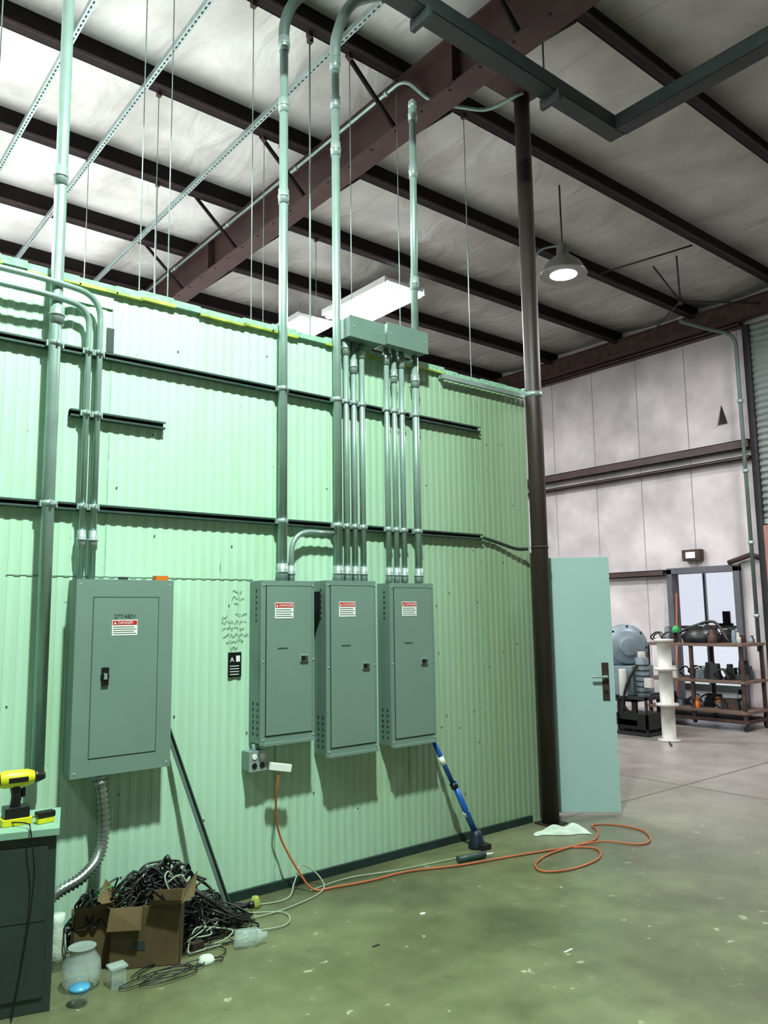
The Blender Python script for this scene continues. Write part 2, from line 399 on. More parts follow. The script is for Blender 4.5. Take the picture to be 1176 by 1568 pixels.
# tall risers with flexible whips
def flexpath(P,n=26): return spline(P,n)
b=conduit([(2.565,YC,1.822),(2.565,YC,5.42)],.029,((2.565,5.0),(2.565,4.35),(2.565,1.88)),((2.565,3.045),(2.565,2.195)))
fp=flexpath([(2.565,YC,5.40),(2.57,YC,5.6),(2.64,YC,5.8),(2.78,YC,5.98),(3.0,YC,6.2)])
b.tube(fp,.03,'angle',12,radii=[.032+.006*(i%2) for i in range(len(fp))]); coup(b,2.565,5.45,.032); b.done()
b=conduit([(2.99,YC,1.83),(2.99,YC,5.5)],.029,((2.99,4.85),(2.99,5.2),(2.99,1.88)),((2.99,3.045),(2.99,2.195)))
fp=flexpath([(2.99,YC,5.48),(3.0,YC,5.7),(3.08,YC,5.95),(3.2,YC,6.12),(3.45,YC,6.3)])
b.tube(fp,.03,'galv',12,radii=[.034+.006*(i%2) for i in range(len(fp))]); coup(b,2.99,5.5,.032); b.done()
b=conduit([(3.70,YC,3.64),(3.72,YC,5.5)],.027,((3.705,4.05),(3.715,4.95),(3.72,5.42)),()); b.lathe((3.72,YC,5.5),[(.03,-.03),(.034,0),(.03,.03),(.012,.05),(0,.055)],'galv'); b.done()
for xs,zt in (((3.065,3.13,3.20),3.475),((3.42,3.49,3.56,3.69),3.49)):
    for k,x in enumerate(xs):
        r=.019 if x<3.66 else .026
        conduit([(x,YC,1.83),(x,YC,zt)],r,((x,1.88),(x,3.3-.0)) if k%2 else ((x,1.88),(x,3.42)),((x,3.045),(x,2.195))).done()
conduit(bend([(2.63,YC,1.82),(2.63,YC,2.14),(2.955,YC,2.14)],.16,10),.016,((2.63,1.87),)).done()
for n_,(x0,x1,z0,z1) in enumerate(((3.03,3.325,3.475,3.615),(3.36,3.73,3.49,3.64))):
    b=B('wireway_box',.004); b.box((x0,D-.17,z0),(x1,D-.015,z1),'panel'); b.box((x0-.006,D-.176,z0-.006),(x1+.006,D-.166,z1+.006),'panel2')
    for x in (x0+.03,x1-.03): b.lathe((x,D-.176,(z0+z1)/2),[(.008,0),(.006,.004)],'galv',8,V((0,-1,0)))
    b.done()

# ------------------------------------------------------------------ electrical panels
YF=D-.155
def danger(b,x0,x1,z0,z1,y):
    b.box((x0,y-.0015,z0),(x1,y,z1),'white'); h=z1-z0; w=x1-x0
    b.box((x0+.003,y-.0025,z0+h*.68),(x1-.003,y-.0015,z1-.004),'red')
    b.text('DANGER',x0+w*.22,z0+h*.735,y-.0032,h*.25,'white')
    b.faces([(x0+w*.06,y-.003,z0+h*.73),(x0+w*.17,y-.003,z0+h*.73),(x0+w*.115,y-.003,z0+h*.9)],[(0,1,2)],'white')
    for k in range(4): b.box((x0+.006,y-.002,z0+h*(.1+.14*k)),(x1-.006-(.012*(k%2)),y-.0014,z0+h*(.1+.14*k)+h*.045),'line')
def fin(x0,x1,z0,z1,kind):
    b=B('electrical_panel' if kind else 'main_distribution_panel',.003)
    b.box((x0+.008,YF+.012,z0+.008),(x1-.008,D-.008,z1-.001),'panel2')
    b.box((x0,YF,z0),(x1,YF+.014,z1),'panel')
    if kind:
        # inset cover with raised edge + trim flanges
        g=.035
        b.box((x0+g,YF-.006,z0+g+.02),(x1-g*.6,YF,z1-g),'panel')
        for a in ((x0+g-.006,z0+g+.014,x0+g,z1-g+.006),(x1-g*.6,z0+g+.014,x1-g*.6+.005,z1-g+.006),(x0+g-.006,z1-g,x1-g*.6+.005,z1-g+.005),(x0+g-.006,z0+g+.014,x1-g*.6+.005,z0+g+.02)):
            b.box((a[0],YF-.002,a[1]),(a[2],YF+.001,a[3]),'line')
        b.box((x0+.012,YF-.012,z0-.004),(x1-.0,YF,z0+.012),'panel')
        for zz in (z0+.03,z1-.03,(z0+z1)/2):
            for xx in (x0+.018,x1-.01): b.lathe((xx,YF,zz),[(.007,0),(.005,.004)],'galv',8,V((0,-1,0)))
        # knockout louvres on the left side
        for k in range(6):
            for q in range(2): b.lathe((x0+.008,YF+.05+.05*q,z0+.06+.035*k),[(.010,0),(.009,.002)],'line',10,V((-1,0,0)))
            b.lathe((x0+.008,YF+.07,z1-.06-.035*k),[(.010,0),(.009,.002)],'line',10,V((-1,0,0)))
    else:
        for a in ((x0+.085,z0+.085,x0+.088,z1-.09),(x1-.085,z0+.085,x1-.082,z1-.09),(x0+.085,z1-.093,x1-.082,z1-.09),(x0+.085,z0+.085,x1-.082,z0+.088)):
            b.box((a[0],YF-.001,a[1]),(a[2],YF+.001,a[3]),'line')
        b.box((x0+.09,YF-.003,z0+.09),(x1-.087,YF,z1-.095),'panel')
        for zz in (z0+.025,z1-.025):
            for xx in (x0+.02,x1-.02): b.lathe((xx,YF,zz),[(.006,0),(.004,.003)],'galv',8,V((0,-1,0)))
    return b
b=fin(1.30,1.82,.825,1.81,0)
danger(b,1.485,1.62,1.52,1.60,YF-.003); b.text('277/480V',1.495,1.608,YF-.0045,.03,'line')
b.lathe((1.455,YF-.003,1.315),[(.022,0),(.022,.008),(.018,.012)],'black',20,V((0,-1,0)))
b.box((1.437,YF-.014,1.27),(1.473,YF-.003,1.36),'black'); b.box((1.447,YF-.02,1.30),(1.463,YF-.012,1.33),'galv')
b.box((1.72,D-.15,1.81),(1.79,D-.1,1.835),'orangetab'); b.box((1.53,D-.14,1.81),(1.57,D-.1,1.825),'cab')
b.done()
for (x0,x1,z0,z1,lx,lz,hx,hz) in ((2.37,2.745,.865,1.822,2.46,1.595,2.665,1.355),(2.835,3.235,.745,1.83,2.93,1.60,3.14,1.285),(3.355,3.75,.745,1.822,3.455,1.60,3.645,1.29)):
    b=fin(x0,x1,z0,z1,1); danger(b,lx,lx+.13,lz,lz+.095,YF-.006)
    b.box((hx-.03,YF-.014,hz-.02),(hx+.03,YF-.005,hz+.02),'galv'); b.box((hx-.024,YF-.02,hz-.014),(hx+.002,YF-.012,hz+.014),'black'); b.box((hx+.006,YF-.02,hz-.014),(hx+.022,YF-.012,hz+.014),'strut')
    b.box((lx+.02,YF-.0075,1.415),(lx+.09,YF-.006,1.422),'line')
    if x0<2.5: b.box((x1-.01,D-.10,1.62),(x1+.085,D-.03,1.76),'black')
    b.done()
# outlet box with plug and orange cord
b=B('outlet_box',.003); b.box((2.33,D-.10,.72),(2.44,D-.008,.83),'panel'); b.box((2.325,D-.106,.715),(2.445,D-.1,.835),'galv')
for x in (2.36,2.41):
    for z in (.75,.80): b.lathe((x,D-.106,z),[(.017,0),(.017,.006)],'white' if z>.77 else 'black',14,V((0,-1,0)))
b.tube([(2.385,D-.06,.83),(2.385,D-.06,.865)],.016,'galv'); 
X=Matrix.Translation((2.44,D-.15,.745))@Matrix.Rotation(math.radians(12),4,'Y'); b.box((0,-.015,-.022),(.14,.015,.022),'white',X)
b.done()
b=B('orange_extension_cord')
cord=[(2.50,D-.15,.70),(2.49,D-.14,.60),(2.51,D-.1,.45),(2.56,D-.08,.30),(2.65,D-.12,.12),(2.72,4.05,.012),(2.85,4.0,.01),(3.09,3.95,.01),(3.35,3.93,.01),(3.69,3.80,.01),(4.1,3.70,.01),(4.5,3.58,.01),(4.62,3.44,.01),(4.45,3.30,.01),(4.15,3.28,.01),(3.98,3.38,.01),(4.1,3.52,.01),(4.4,3.58,.012),(4.75,3.5,.02),(4.93,3.30,.01),(5.1,3.33,.01),(5.25,3.5,.01),(5.23,3.72,.01),(5.1,3.82,.01),(5.0,3.70,.01),(4.8,3.58,.01),(4.6,3.56,.02)]
b.tube(spline(cord,8),.0065,'orange',8); b.done()
b=B('floor_cord')
b.tube(spline([(2.1,4.1,.01),(2.25,3.98,.01),(2.4,3.85,.01),(2.3,3.7,.01),(2.05,3.8,.01),(1.9,3.95,.01)],8),.004,'wcable',6)
b.tube(spline([(2.2,4.12,.01),(2.5,4.02,.01),(2.62,4.1,.06),(2.7,4.15,.13),(2.8,4.12,.06),(2.75,4.0,.01),(2.45,3.9,.01),(2.2,3.9,.01)],8),.004,'wcable',6)
b.tube(spline([(2.7,4.05,.01),(3.0,4.08,.01),(3.3,4.0,.01),(3.6,3.95,.01),(3.95,3.90,.01)],8),.004,'wcable',6); b.done()
# black wall placard and marker notes
b=B('wall_placard'); b.box((2.235,D-.012,1.255),(2.32,D-.005,1.40),'black'); b.text('A',2.245,1.345,D-.0125,.04,'white')
for k in range(4): b.box((2.245,D-.0128,1.27+.016*k),(2.305,D-.012,1.274+.016*k),'white')
b.box((2.285,D-.0128,1.345),(2.31,D-.012,1.38),'white'); b.done()
# handwriting: connected pen strokes
b=B('marker_notes'); random.seed(5)
def scribble(x,z,w,h=.022):
    pts=[]; n_=int(w/.007)
    for k in range(n_):
        pts.append((x+w*k/n_+random.uniform(-.002,.002),D-.0062,z+random.uniform(0,h)))
    cut=0
    while cut<len(pts)-2:
        L=random.randint(4,7); seg=pts[cut:cut+L]
        if len(seg)>2: b.tube(spline(seg,3),.0013,'ink',4)
        cut+=L
for x,z,w in ((2.26,1.745,.07),(2.255,1.71,.09),(2.27,1.675,.05),(2.19,1.60,.05),(2.28,1.615,.10),(2.19,1.565,.17),(2.195,1.53,.15),(2.2,1.49,.18),(2.22,1.455,.13),(2.25,1.415,.06)): scribble(x,z,w)
b.done()

# leaning bar, blue prop
b=B('leaning_steel_angle')
def bar(b,p0,p1,w,t,m):
    p0=V(p0);p1=V(p1);d=(p1-p0).normalized();sx=d.cross(V((0,-1,0))).normalized();sy=d.cross(sx)
    vs=[]
    for p in (p0,p1):
        for a,c in ((-w,-t),(w,-t),(w,t),(-w,t)): vs.append(p+sx*a+sy*c)
    b.faces(vs,[(0,1,2,3),(7,6,5,4),(0,4,5,1),(1,5,6,2),(2,6,7,3),(3,7,4,0)],m)
bar(b,(1.845,4.19,1.02),(2.13,3.95,.02),.014,.003,'angle'); bar(b,(1.857,4.18,1.02),(2.142,3.94,.02),.003,.012,'strut')
bar(b,(2.06,3.97,.012),(2.2,3.93,.012),.03,.01,'strut'); b.done()
b=B('blue_support_pole')
b.tube([(3.79,4.19,.80),(3.93,4.10,.42)],.017,'blue',12); b.tube([(3.93,4.10,.44),(4.06,4.02,.08)],.022,'blue',12)
b.tube([(3.855,4.15,.62),(3.875,4.137,.565)],.0205,'white',12); b.tube([(3.925,4.105,.44),(3.94,4.095,.405)],.027,'black',12); b.tube([(4.0,4.06,.25),(4.01,4.053,.215)],.0235,'white',12)
b.lathe((4.06,4.02,.0),[(.06,0),(.06,.02),(.05,.05),(.04,.09),(.028,.12),(0,.12)],'blued',16); b.box((4.03,3.93,.0),(4.11,3.99,.035),'black'); b.done()

# ------------------------------------------------------------------ column, door
b=B('steel_pipe_column'); b.tube([(4.93,4.08,0),(4.93,4.08,6.36)],.067,'column',24); b.box((4.84,3.99,0),(5.02,4.17,.012),'column')
b.box((4.42,4.0,6.08),(5.05,4.012,6.36),'brown'); b.box((4.42,4.15,6.08),(5.05,4.162,6.36),'brown'); b.box((4.42,3.98,6.07),(5.05,4.18,6.085),'brown')
b.tube([(4.93,4.08,3.37),(4.93,4.08,3.41)],.071,'galv',24)
for z in (2.13,): b.tube([(4.93,4.08,z-.01),(4.93,4.08,z+.01)],.071,'rust',24)
b.done()
b=B('door_jamb'); b.box((4.988,4.20,0),(5.03,4.30,2.1),'rust'); b.done()
dx=V((5.52-5.01,3.85-4.306,0)); X=frame((5.01,4.306,0),dx); Ld=dx.length
b=B('door_green_leaf',.003); b.box((0,0,.03),(Ld,.045,2.06),'door',X)
b.box((.0,-.002,.03),(.004,.047,2.06),'slot',X)
# lever set faces the camera (-local y)
b.box((Ld-.10,-.008,.90),(Ld-.045,0,1.20),'rust',X)
b.tube([X@V((Ld-.072,-.008,1.09)),X@V((Ld-.072,-.055,1.09))],.011,'galv'); b.tube([X@V((Ld-.072,-.05,1.09)),X@V((Ld-.19,-.05,1.09))],.010,'galv')
b.lathe(X@V((Ld-.072,-.008,.97)),[(.013,0),(.011,.006)],'black',12,X.to_3x3()@V((0,-1,0)))
for z in (.3,1.05,1.8): b.tube([X@V((0,-.006,z)),X@V((0,-.006,z+.1))],.009,'galv')
b.done()
b=B('white_rag'); nx_,ny_=26,11; X=frame((4.58,3.95,0),(.36,-.17,0)); vs=[]
for j in range(ny_+1):
    for i in range(nx_+1):
        u=i/nx_; v=j/ny_; wd=.03+.07*u*u
        e=math.sin(math.pi*u)**.5*math.sin(math.pi*v)**.6 if 0<i<nx_ and 0<j<ny_ else 0
        vs.append(X@V((.42*u,(v-.5)*2*wd+.015*math.sin(9*u),.004+e*(.025+.04*u+.014*math.sin(17*u+3*v)+.014*math.sin(11*v+5*u)))))
b.faces(vs,[(j*(nx_+1)+i,j*(nx_+1)+i+1,(j+1)*(nx_+1)+i+1,(j+1)*(nx_+1)+i) for j in range(ny_) for i in range(nx_)],'bag',True); b.done()
b=B('caulking_tube'); b.tube([(3.72,3.86,.025),(3.93,3.82,.025)],.022,'strut'); b.tube([(3.93,3.82,.025),(4.0,3.81,.02)],.006,'white'); b.done()

# ------------------------------------------------------------------ overhead
b=B('overhead_channel',.004)
def uch(p0,p1,w,h,ax):
    x0,y0,z0=p0;x1,y1,z1=p1
    if ax=='x':
        b.box((x0,y0-w,z0),(x1,y0+w,z0+.01),'duct'); b.box((x0,y0-w,z0),(x1,y0-w+.01,z0+h),'duct'); b.box((x0,y0+w-.01,z0),(x1,y0+w,z0+h),'duct'); b.box((x0,y0-w,z0+h-.01),(x1,y0+w,z0+h),'duct')
    else:
        b.box((x0-w,y1,z0),(x0+w,y0,z0+.01),'duct'); b.box((x0-w,y1,z0),(x0-w+.01,y0,z0+h),'duct'); b.box((x0+w-.01,y1,z0),(x0+w,y0,z0+h),'duct'); b.box((x0-w,y1,z0+h-.01),(x0+w,y0,z0+h),'duct')
uch((0,3.38,5.45),(5.28,3.38,5.45),.07,.12,'x'); uch((5.22,3.31,5.45),(5.22,-2,5.45),.07,.12,'y')
for x in (3.1,4.4): 
    b.box((x,3.29,5.38),(x+.04,3.47,5.46),'duct'); b.tube([(x+.02,3.43,5.55),(x+.02,3.43,6.6)],.008,'duct',6)
b.tube([(5.22,1.93,5.55),(5.22,1.93,6.6)],.008,'duct',6)
b.done()
b=conduit(bend([(4.17,12,6.28),(4.17,4.75,6.28),(4.3,4.55,6.0),(4.72,4.3,5.96),(4.80,4.12,6.0),(4.86,4.0,6.03)],.12,8),.016,name='ceiling_conduit'); 
for y in (5,6.5,8,9.5,11): b.tube([(4.17,y-.02,6.28),(4.17,y+.02,6.28)],.024,'galv')
b.done()
b=B('ceiling_strut')
for x in (3.5,2.45,1.75):
    for y0,y1 in ((3.6,11.5),):
        b.box((x-.02,y0,6.31),(x+.02,y1,6.315),'galv'); b.box((x-.02,y0,6.315),(x-.017,y1,6.36),'galv'); b.box((x+.017,y0,6.315),(x+.02,y1,6.36),'galv')
        y=y0
        while y<y1: b.box((x-.006,y,6.308),(x+.006,y+.03,6.311),'slot'); y+=.06
b.done()
b=B('hanger_rods')
for x,y,zb in ((1.9,4.9,3.42),(2.1,4.9,3.42),(2.75,4.9,3.42),(3.27,4.9,3.42),(3.31,4.95,3.42),(3.68,4.9,3.42),(4.2,4.9,3.42),(5.03,4.88,3.3),(.98,4.9,3.42),(2.6,6.36,3.42),(3.7,6.36,3.42),(3.9,6.36,3.42),(4.6,6.36,3.42),(3.2,7.8,3.42),(5.3,7.8,3.42),(2.45,7.8,3.42)):
    b.tube([(x,y,zb),(x,y,6.42)],.004,'galv',6); b.box((x-.02,y-.02,6.33),(x+.02,y+.02,6.38),'brown')
b.done()
# visible high-bay lights + unseen ones out of frame
def area(name,loc,sx,sy,p,col,rot=(0,0,0)):
    L=bpy.data.lights.new(name,'AREA'); L.shape='RECTANGLE'; L.size=sx; L.size_y=sy; L.energy=p; L.color=col
    o=bpy.data.objects.new(name,L); o.location=loc; o.rotation_euler=rot; return o
def highbay(x,y,z,p,col,hw=.28,hl=.6):
    b=B('high_bay_light')
    b.box((x-hw,y-hl,z+.04),(x+hw,y+hl,z+.09),'white'); b.box((x-hw-.02,y-hl-.02,z),(x-hw+.01,y+hl+.02,z+.09),'white'); b.box((x+hw-.01,y-hl-.02,z),(x+hw+.02,y+hl+.02,z+.09),'white')
    for k in range(6): b.tube([(x-hw*.8+hw*.32*k,y-hl+.02,z+.012),(x-hw*.8+hw*.32*k,y+hl-.02,z+.012)],.05*hw/.28,'glow',8)
    b.tube([(x,y-.4*hl,z+.09),(x,y-.4*hl,6.6)],.005,'galv',6); b.tube([(x,y+.4*hl,z+.09),(x,y+.4*hl,6.6)],.005,'galv',6)
    o=b.done(); a=area('lamp',(x,y,z-.05),2*hw,2*hl,p,col); scene.collection.objects.link(a); a.parent=o
G=(.82,1.,.88); Nn=(1.,.95,.94)
highbay(1.5,1.65,6.0,610,G,.11,.11)
highbay(-2.2,1.1,6.0,40,G)  # unseen lamp, added as weak fill
highbay(6.95,8.75,6.2,260,(.97,1,.99),.36,.75)
highbay(6.5,10.3,6.1,190,(.97,1,.99),.3,.7)
highbay(1.2,8.9,6.1,560,(.95,1,.99))  # unseen lamp added above the deck, to bounce light onto the ceiling
highbay(-1.5,6.5,6.1,440,(.95,1,.99))  # another unseen lamp, added to brighten the ceiling on the left
b=B('pendant_lamp')
P=V((7.02,5.30,5.45))
b.lathe(P,[(.27,-.0),(.262,.02),(.20,.13),(.11,.21),(.07,.24),(.065,.34),(.04,.38),(0,.385)],'alu',32)
b.lathe(P,[(.262,.004),(.19,.125),(.0,.19)],'white',32)
b.lathe(P+V((0,0,.025)),[(.0,-.035),(.14,-.03),(.20,-.01),(.19,.01),(0,.02)],'glow',24)
b.tube([P+V((0,0,.36)),P+V((0,0,1.1))],.010,'dark',8); b.tube(spline([P+V((-.0,.0,.36)),P+V((-.2,.15,.3)),P+V((-.3,.2,.1)),P+V((-.25,.2,-.02))]),.012,'galv',8)
o=b.done(); L=bpy.data.lights.new('pendant_bulb','SPOT'); L.energy=150; L.spot_size=math.radians(150); L.spot_blend=.4; L.shadow_soft_size=.12; L.color=Nn; lo=bpy.data.objects.new('pendant_bulb',L); lo.location=P+V((0,0,-.08)); scene.collection.objects.link(lo); lo.parent=o
highbay(9.4,3.0,6.0,290,Nn)
# bracing near far gable
b=B('gable_bracing')
J=(10.3,5.72,6.1)
for p,q in ((J,(9.58,5.69,6.42)),(J,(9.54,5.31,6.42)),((9.14,6.42,6.42),(9.42,5.01,6.42)),(J,(11.7,7.2,6.25)),(J,(11.7,5.2,6.25))): b.tube([p,q],.013,'dark',8)
b.lathe((10.3,5.72,6.06),[(.04,0),(.04,.07)],'dark',10); b.done()
b=B('wall_conduit'); b.tube(bend([(10.9,6.08,6.05),(11.5,5.95,6.02),(11.75,5.65,5.9),(11.75,5.65,1.0)],.22,8),.03,'angle',10)
for z in (1.5,2.6,3.7,4.8): b.tube([(11.75,5.65,z),(11.75,5.65,z+.05)],.045,'galv',10)
b.done()
b=B('wall_dark_triangle'); b.faces([(11.99,6.16,4.58),(11.99,6.0,4.58),(11.99,6.08,4.9),(11.9,6.08,4.6)],[(0,1,2),(0,2,3),(1,3,2),(0,3,1)],'black'); b.done()  # dark triangular mark on the far wall, built as a small solid

# ------------------------------------------------------------------ far equipment
b=B('steel_work_cart',.003)
ya,yb,xa,xb=5.25,6.75,10.45,11.1
for z in (.22,.62,1.12): b.box((xa,ya,z),(xb,yb,z+.04),'wood')
for x in (xa+.02,xb-.06):
    for y in (ya+.02,(ya+yb)/2,yb-.06,): b.box((x,y,.06),(x+.045,y+.045,1.16),'rust')
for y in (ya+.04,yb-.04): 
    for x in (xa+.04,xb-.04): b.lathe((x,y-.015,.06),[(.0,0),(.06,.0),(.06,.03),(0,.03)],'black',14,V((0,1,0)))
b.box((xa,ya,.10),(xb,yb,.14),'rust')
random.seed(3)
for k in range(90):
    z=random.choice((.26,.26,.66,.66,1.16,1.16,1.16)); y=random.uniform(5.3,6.5); x=random.uniform(10.47,10.95); m=random.choice(['dark','grey','black','pvc','rust','dark','black','dark','grey','orangetab' if k%9==0 else 'dark'])
    q=random.random()
    if q<.45: h=random.uniform(.06,.26); b.box((x,y,z),(x+.1,y+random.uniform(.06,.24),z+h),m,taper=.012)
    elif q<.75:
        r=random.uniform(.025,.07); b.lathe((x,y,z),[(r,0),(r,r*1.6),(r*.6,r*2),(r*.6,r*3),(0,r*3)],m,14)
    else: b.tube(spline([(x,y,z+.02),(x,y+.08,z+.15),(x,y+.2,z+.08),(x+.05,y+.15,z+.01)],6),.012,m,6)
b.lathe((10.7,5.95,1.16),[(.26,0),(.28,.08),(.2,.2),(.1,.25),(0,.26)],'black',9)
b.tube(spline([(10.55,5.5,1.2),(10.6,5.7,1.45),(10.6,6.0,1.4),(10.5,6.2,1.3)]),.02,'cable',8)
b.lathe((10.6,6.3,1.3),[(.05,0),(.06,.05),(.03,.1),(0,.1)],'green',9)
b.done()
b=B('blower_motor',.003)
c=V((9.55,6.45,1.14)); ax=V((-.65,-.75,0))
b.lathe(c,[(.0,-.3),(.14,-.3),(.27,-.22),(.3,-.1),(.3,.02),(.24,.06),(.24,.1),(.2,.12),(.12,.13),(.12,.2),(0,.2)],'grey',28,ax)
for k in range(8):
    a=k*math.pi/4; q=V((0,0,1)).rotation_difference(ax.normalized()); b.lathe(c+q@V((.27*math.cos(a),.27*math.sin(a),.02)),[(.018,0),(.018,.03)],'dark',8,ax)
b.box((9.3,6.2,.5),(9.8,6.7,.88),'grey'); b.box((9.25,6.15,.42),(9.9,6.8,.5),'dark')
for x in (9.25,9.84):
    for y in (6.15,6.74): b.box((x,y,0),(x+.06,y+.06,.5),'dark')
b.box((9.2,6.1,.12),(9.95,6.8,.2),'dark')
b.box((9.2,5.95,.08),(9.6,6.4,.28),'black'); b.box((9.17,5.92,.0),(9.63,6.43,.04),'dark')
for x in (9.2,9.57):
    for y in (5.95,6.37): b.box((x,y,.04),(x+.03,y+.03,.5),'dark')
b.tube([(9.35,6.08,.5),(9.35,6.08,1.0)],.085,'grey'); b.tube([(9.35,6.08,1.0),(9.35,6.08,1.08)],.05,'pvc')
for k in range(6): b.tube([(9.35,6.08,.55+.07*k),(9.35,6.08,.565+.07*k)],.095,'dark')
b.box((9.2,5.95,.46),(9.6,6.4,.5),'dark'); b.tube(spline([(9.25,6.1,.9),(9.2,6.2,.7),(9.2,6.3,.4),(9.25,6.2,.25)]),.02,'cable',8)
b.tube([(9.22,6.3,.5),(9.22,6.3,.85)],.05,'pvc'); b.box((9.25,5.9,.62),(9.32,6.0,.74),'pvc')
b.done()
b=B('white_pipe_stand'); c=(9.12,5.60,0)
b.lathe(c,[(.14,0),(.14,.02),(.085,.03),(.085,.42),(.14,.43),(.14,.46),(.085,.47),(.085,.86),(.14,.87),(.14,.9),(.085,.91),(.085,1.22),(.12,1.23),(.12,1.26),(0,1.26)],'pvc',24); b.done()
b=B('leaning_orange_pole'); b.tube([(11.2,6.72,0),(11.90,7.02,1.9)],.013,'orange'); b.done()
b=B('wall_bracket_box'); b.box((11.85,6.55,2.42),(11.99,6.85,2.6),'rust'); b.box((11.84,6.62,2.46),(11.85,6.78,2.56),'white'); b.tube([(11.9,6.1,2.35),(11.9,5.75,2.45),(11.9,5.6,2.4)],.04,'rust'); b.done()
b=B('pipe_offcut'); b.tube([(8.75,5.35,.012),(8.95,5.5,.012)],.012,'rust',6)
b.done()

# ------------------------------------------------------------------ lower-left clutter
X=frame((1.10,3.59,0),(.95,-.30,0))
b=B('metal_cabinet',.004); b.box((-.75,0,.0),(0,.36,.70),'cab',X); b.box((-.72,-.006,.06),(-.03,0,.66),'cab',X); b.box((-.78,-.02,.70),(.012,.38,.73),'cabtop',X)
b.box((-.72,-.008,.36),(-.03,-.004,.365),'slot',X); b.done()
b=B('cordless_drill',.003)
T=X@Matrix.Translation((-.13,.14,.73))@Matrix.Rotation(math.radians(14),4,'Z')
b.box((-.10,-.045,0),(.02,.045,.03),'yellow',T); b.box((-.09,-.04,.03),(.01,.04,.075),'black',T)
b.tube(spline([T@V((-.045,0,.07)),T@V((-.04,0,.12)),T@V((-.05,0,.17))],5),.022,'black',12); b.tube([T@V((-.12,0,.19)),T@V((-.09,0,.19)),T@V((.0,0,.19)),T@V((.03,0,.19))],.036,'yellow',16,radii=[.028,.038,.036,.026]); b.tube([T@V((.03,0,.19)),T@V((.045,0,.19)),T@V((.075,0,.19))],.026,'black',16,radii=[.028,.026,.014]); b.tube([T@V((-.135,0,.19)),T@V((-.11,0,.19))],.033,'black',16)
b.box((-.02,-.012,.11),(-.005,.012,.15),'black',T); b.box((-.08,-.039,.178),(.0,.039,.2),'black',T)
b.done()
b=B('tape_measure',.004); T=X@Matrix.Translation((-.045,.10,.73))@Matrix.Rotation(.4,4,'Z'); b.box((-.04,-.02,0),(.03,.02,.025),'yellow',T); b.box((-.043,-.022,.025),(.033,.022,.05),'black',T); b.done()
b=B('desk_cable'); b.tube(spline([X@V((-.2,.1,.745)),X@V((-.12,.03,.75)),X@V((-.10,-.03,.73)),X@V((-.08,-.03,.55)),X@V((-.1,-.03,.3)),X@V((-.14,-.05,.01))]),.003,'cable',6); b.done()
b=B('flexible_conduit')
fp=spline([(1.46,4.12,.822),(1.485,4.12,.68),(1.49,4.11,.52),(1.45,4.08,.42),(1.36,4.04,.36),(1.25,4.03,.32),(1.18,4.04,.25),(1.17,4.05,.05)],12)
b.tube(fp,.027,'flex',12,radii=[.021+.011*(i%2) for i in range(len(fp))]); b.tube([(1.46,4.12,.80),(1.46,4.12,.826)],.036,'galv'); b.tube([fp[3],fp[5]],.034,'galv'); b.done()
X=frame((1.42,3.80,0),(.87,-.49,0))
b=B('cardboard_box')
w,d,h,t=.32,.22,.27,.005
for lo,hi in (((0,0,0),(w,t,h)),((0,d-t,0),(w,d,h)),((0,0,0),(t,d,h)),((w-t,0,0),(w,d,h)),((0,0,0),(w,d,t))): b.box(lo,hi,'card',X)
b.faces([X@V(p) for p in ((0,0,h),(w*.45,0,h),(w*.45,-.04,h-.09),(-.01,-.03,h-.09))],[(0,1,2,3)],'card')
b.faces([X@V(p) for p in ((w*.55,0,h),(w,0,h),(w+.01,-.05,h+.03),(w*.56,-.04,h+.04))],[(0,1,2,3)],'card')
b.faces([X@V(p) for p in ((w,0,h),(w,d,h),(w+.06,d,h+.08),(w+.06,0,h+.03))],[(0,1,2,3)],'card')
b.faces([X@V(p) for p in ((0,0,h),(0,d,h),(-.06,d,h+.07),(-.06,0,h+.04))],[(0,1,2,3)],'card')
b.box((.10,-.002,.08),(.16,0,.12),'line',X); b.done()
X=frame((1.28,3.88,0),(.9,-.2,0))
b=B('cardboard_box'); w,d,h=.17,.10,.25
for lo,hi in (((0,0,0),(w,t,h)),((0,d-t,0),(w,d,h)),((0,0,0),(t,d,h)),((w-t,0,0),(w,d,h)),((0,0,0),(w,d,t))): b.box(lo,hi,'card',X)
b.faces([X@V(p) for p in ((0,0,h),(w,0,h),(w,-.05,h+.05),(0,-.04,h+.04))],[(0,1,2,3)],'card'); b.done()
b=B('tangled_cables'); random.seed(11)
def tangle(cx,cy,cz,rx,ry,rz,n,r,m,seg=6):
    for k in range(n):
        a=random.uniform(0,6.28); c0=V((random.gauss(0,.35),random.gauss(0,.35))); lr=random.uniform(.25,.6); z0=random.random(); pts=[]
        for j in range(12):
            a+=random.uniform(.5,1.1); lr=max(.15,min(.8,lr+random.gauss(0,.12))); c0+=V((random.gauss(0,.06),random.gauss(0,.06)))
            px=max(-1,min(1,c0.x+lr*math.cos(a))); py=max(-1,min(1,c0.y+lr*math.sin(a))); z0=max(0,min(1,z0+random.gauss(0,.22)))
            hgt=max(.12,1-(px**2+py**2)*.6)
            pts.append((cx+px*rx,min(cy+py*ry,4.17),max(.012,cz+z0*rz*hgt)))
        b.tube(spline(pts,7),r,m,seg)
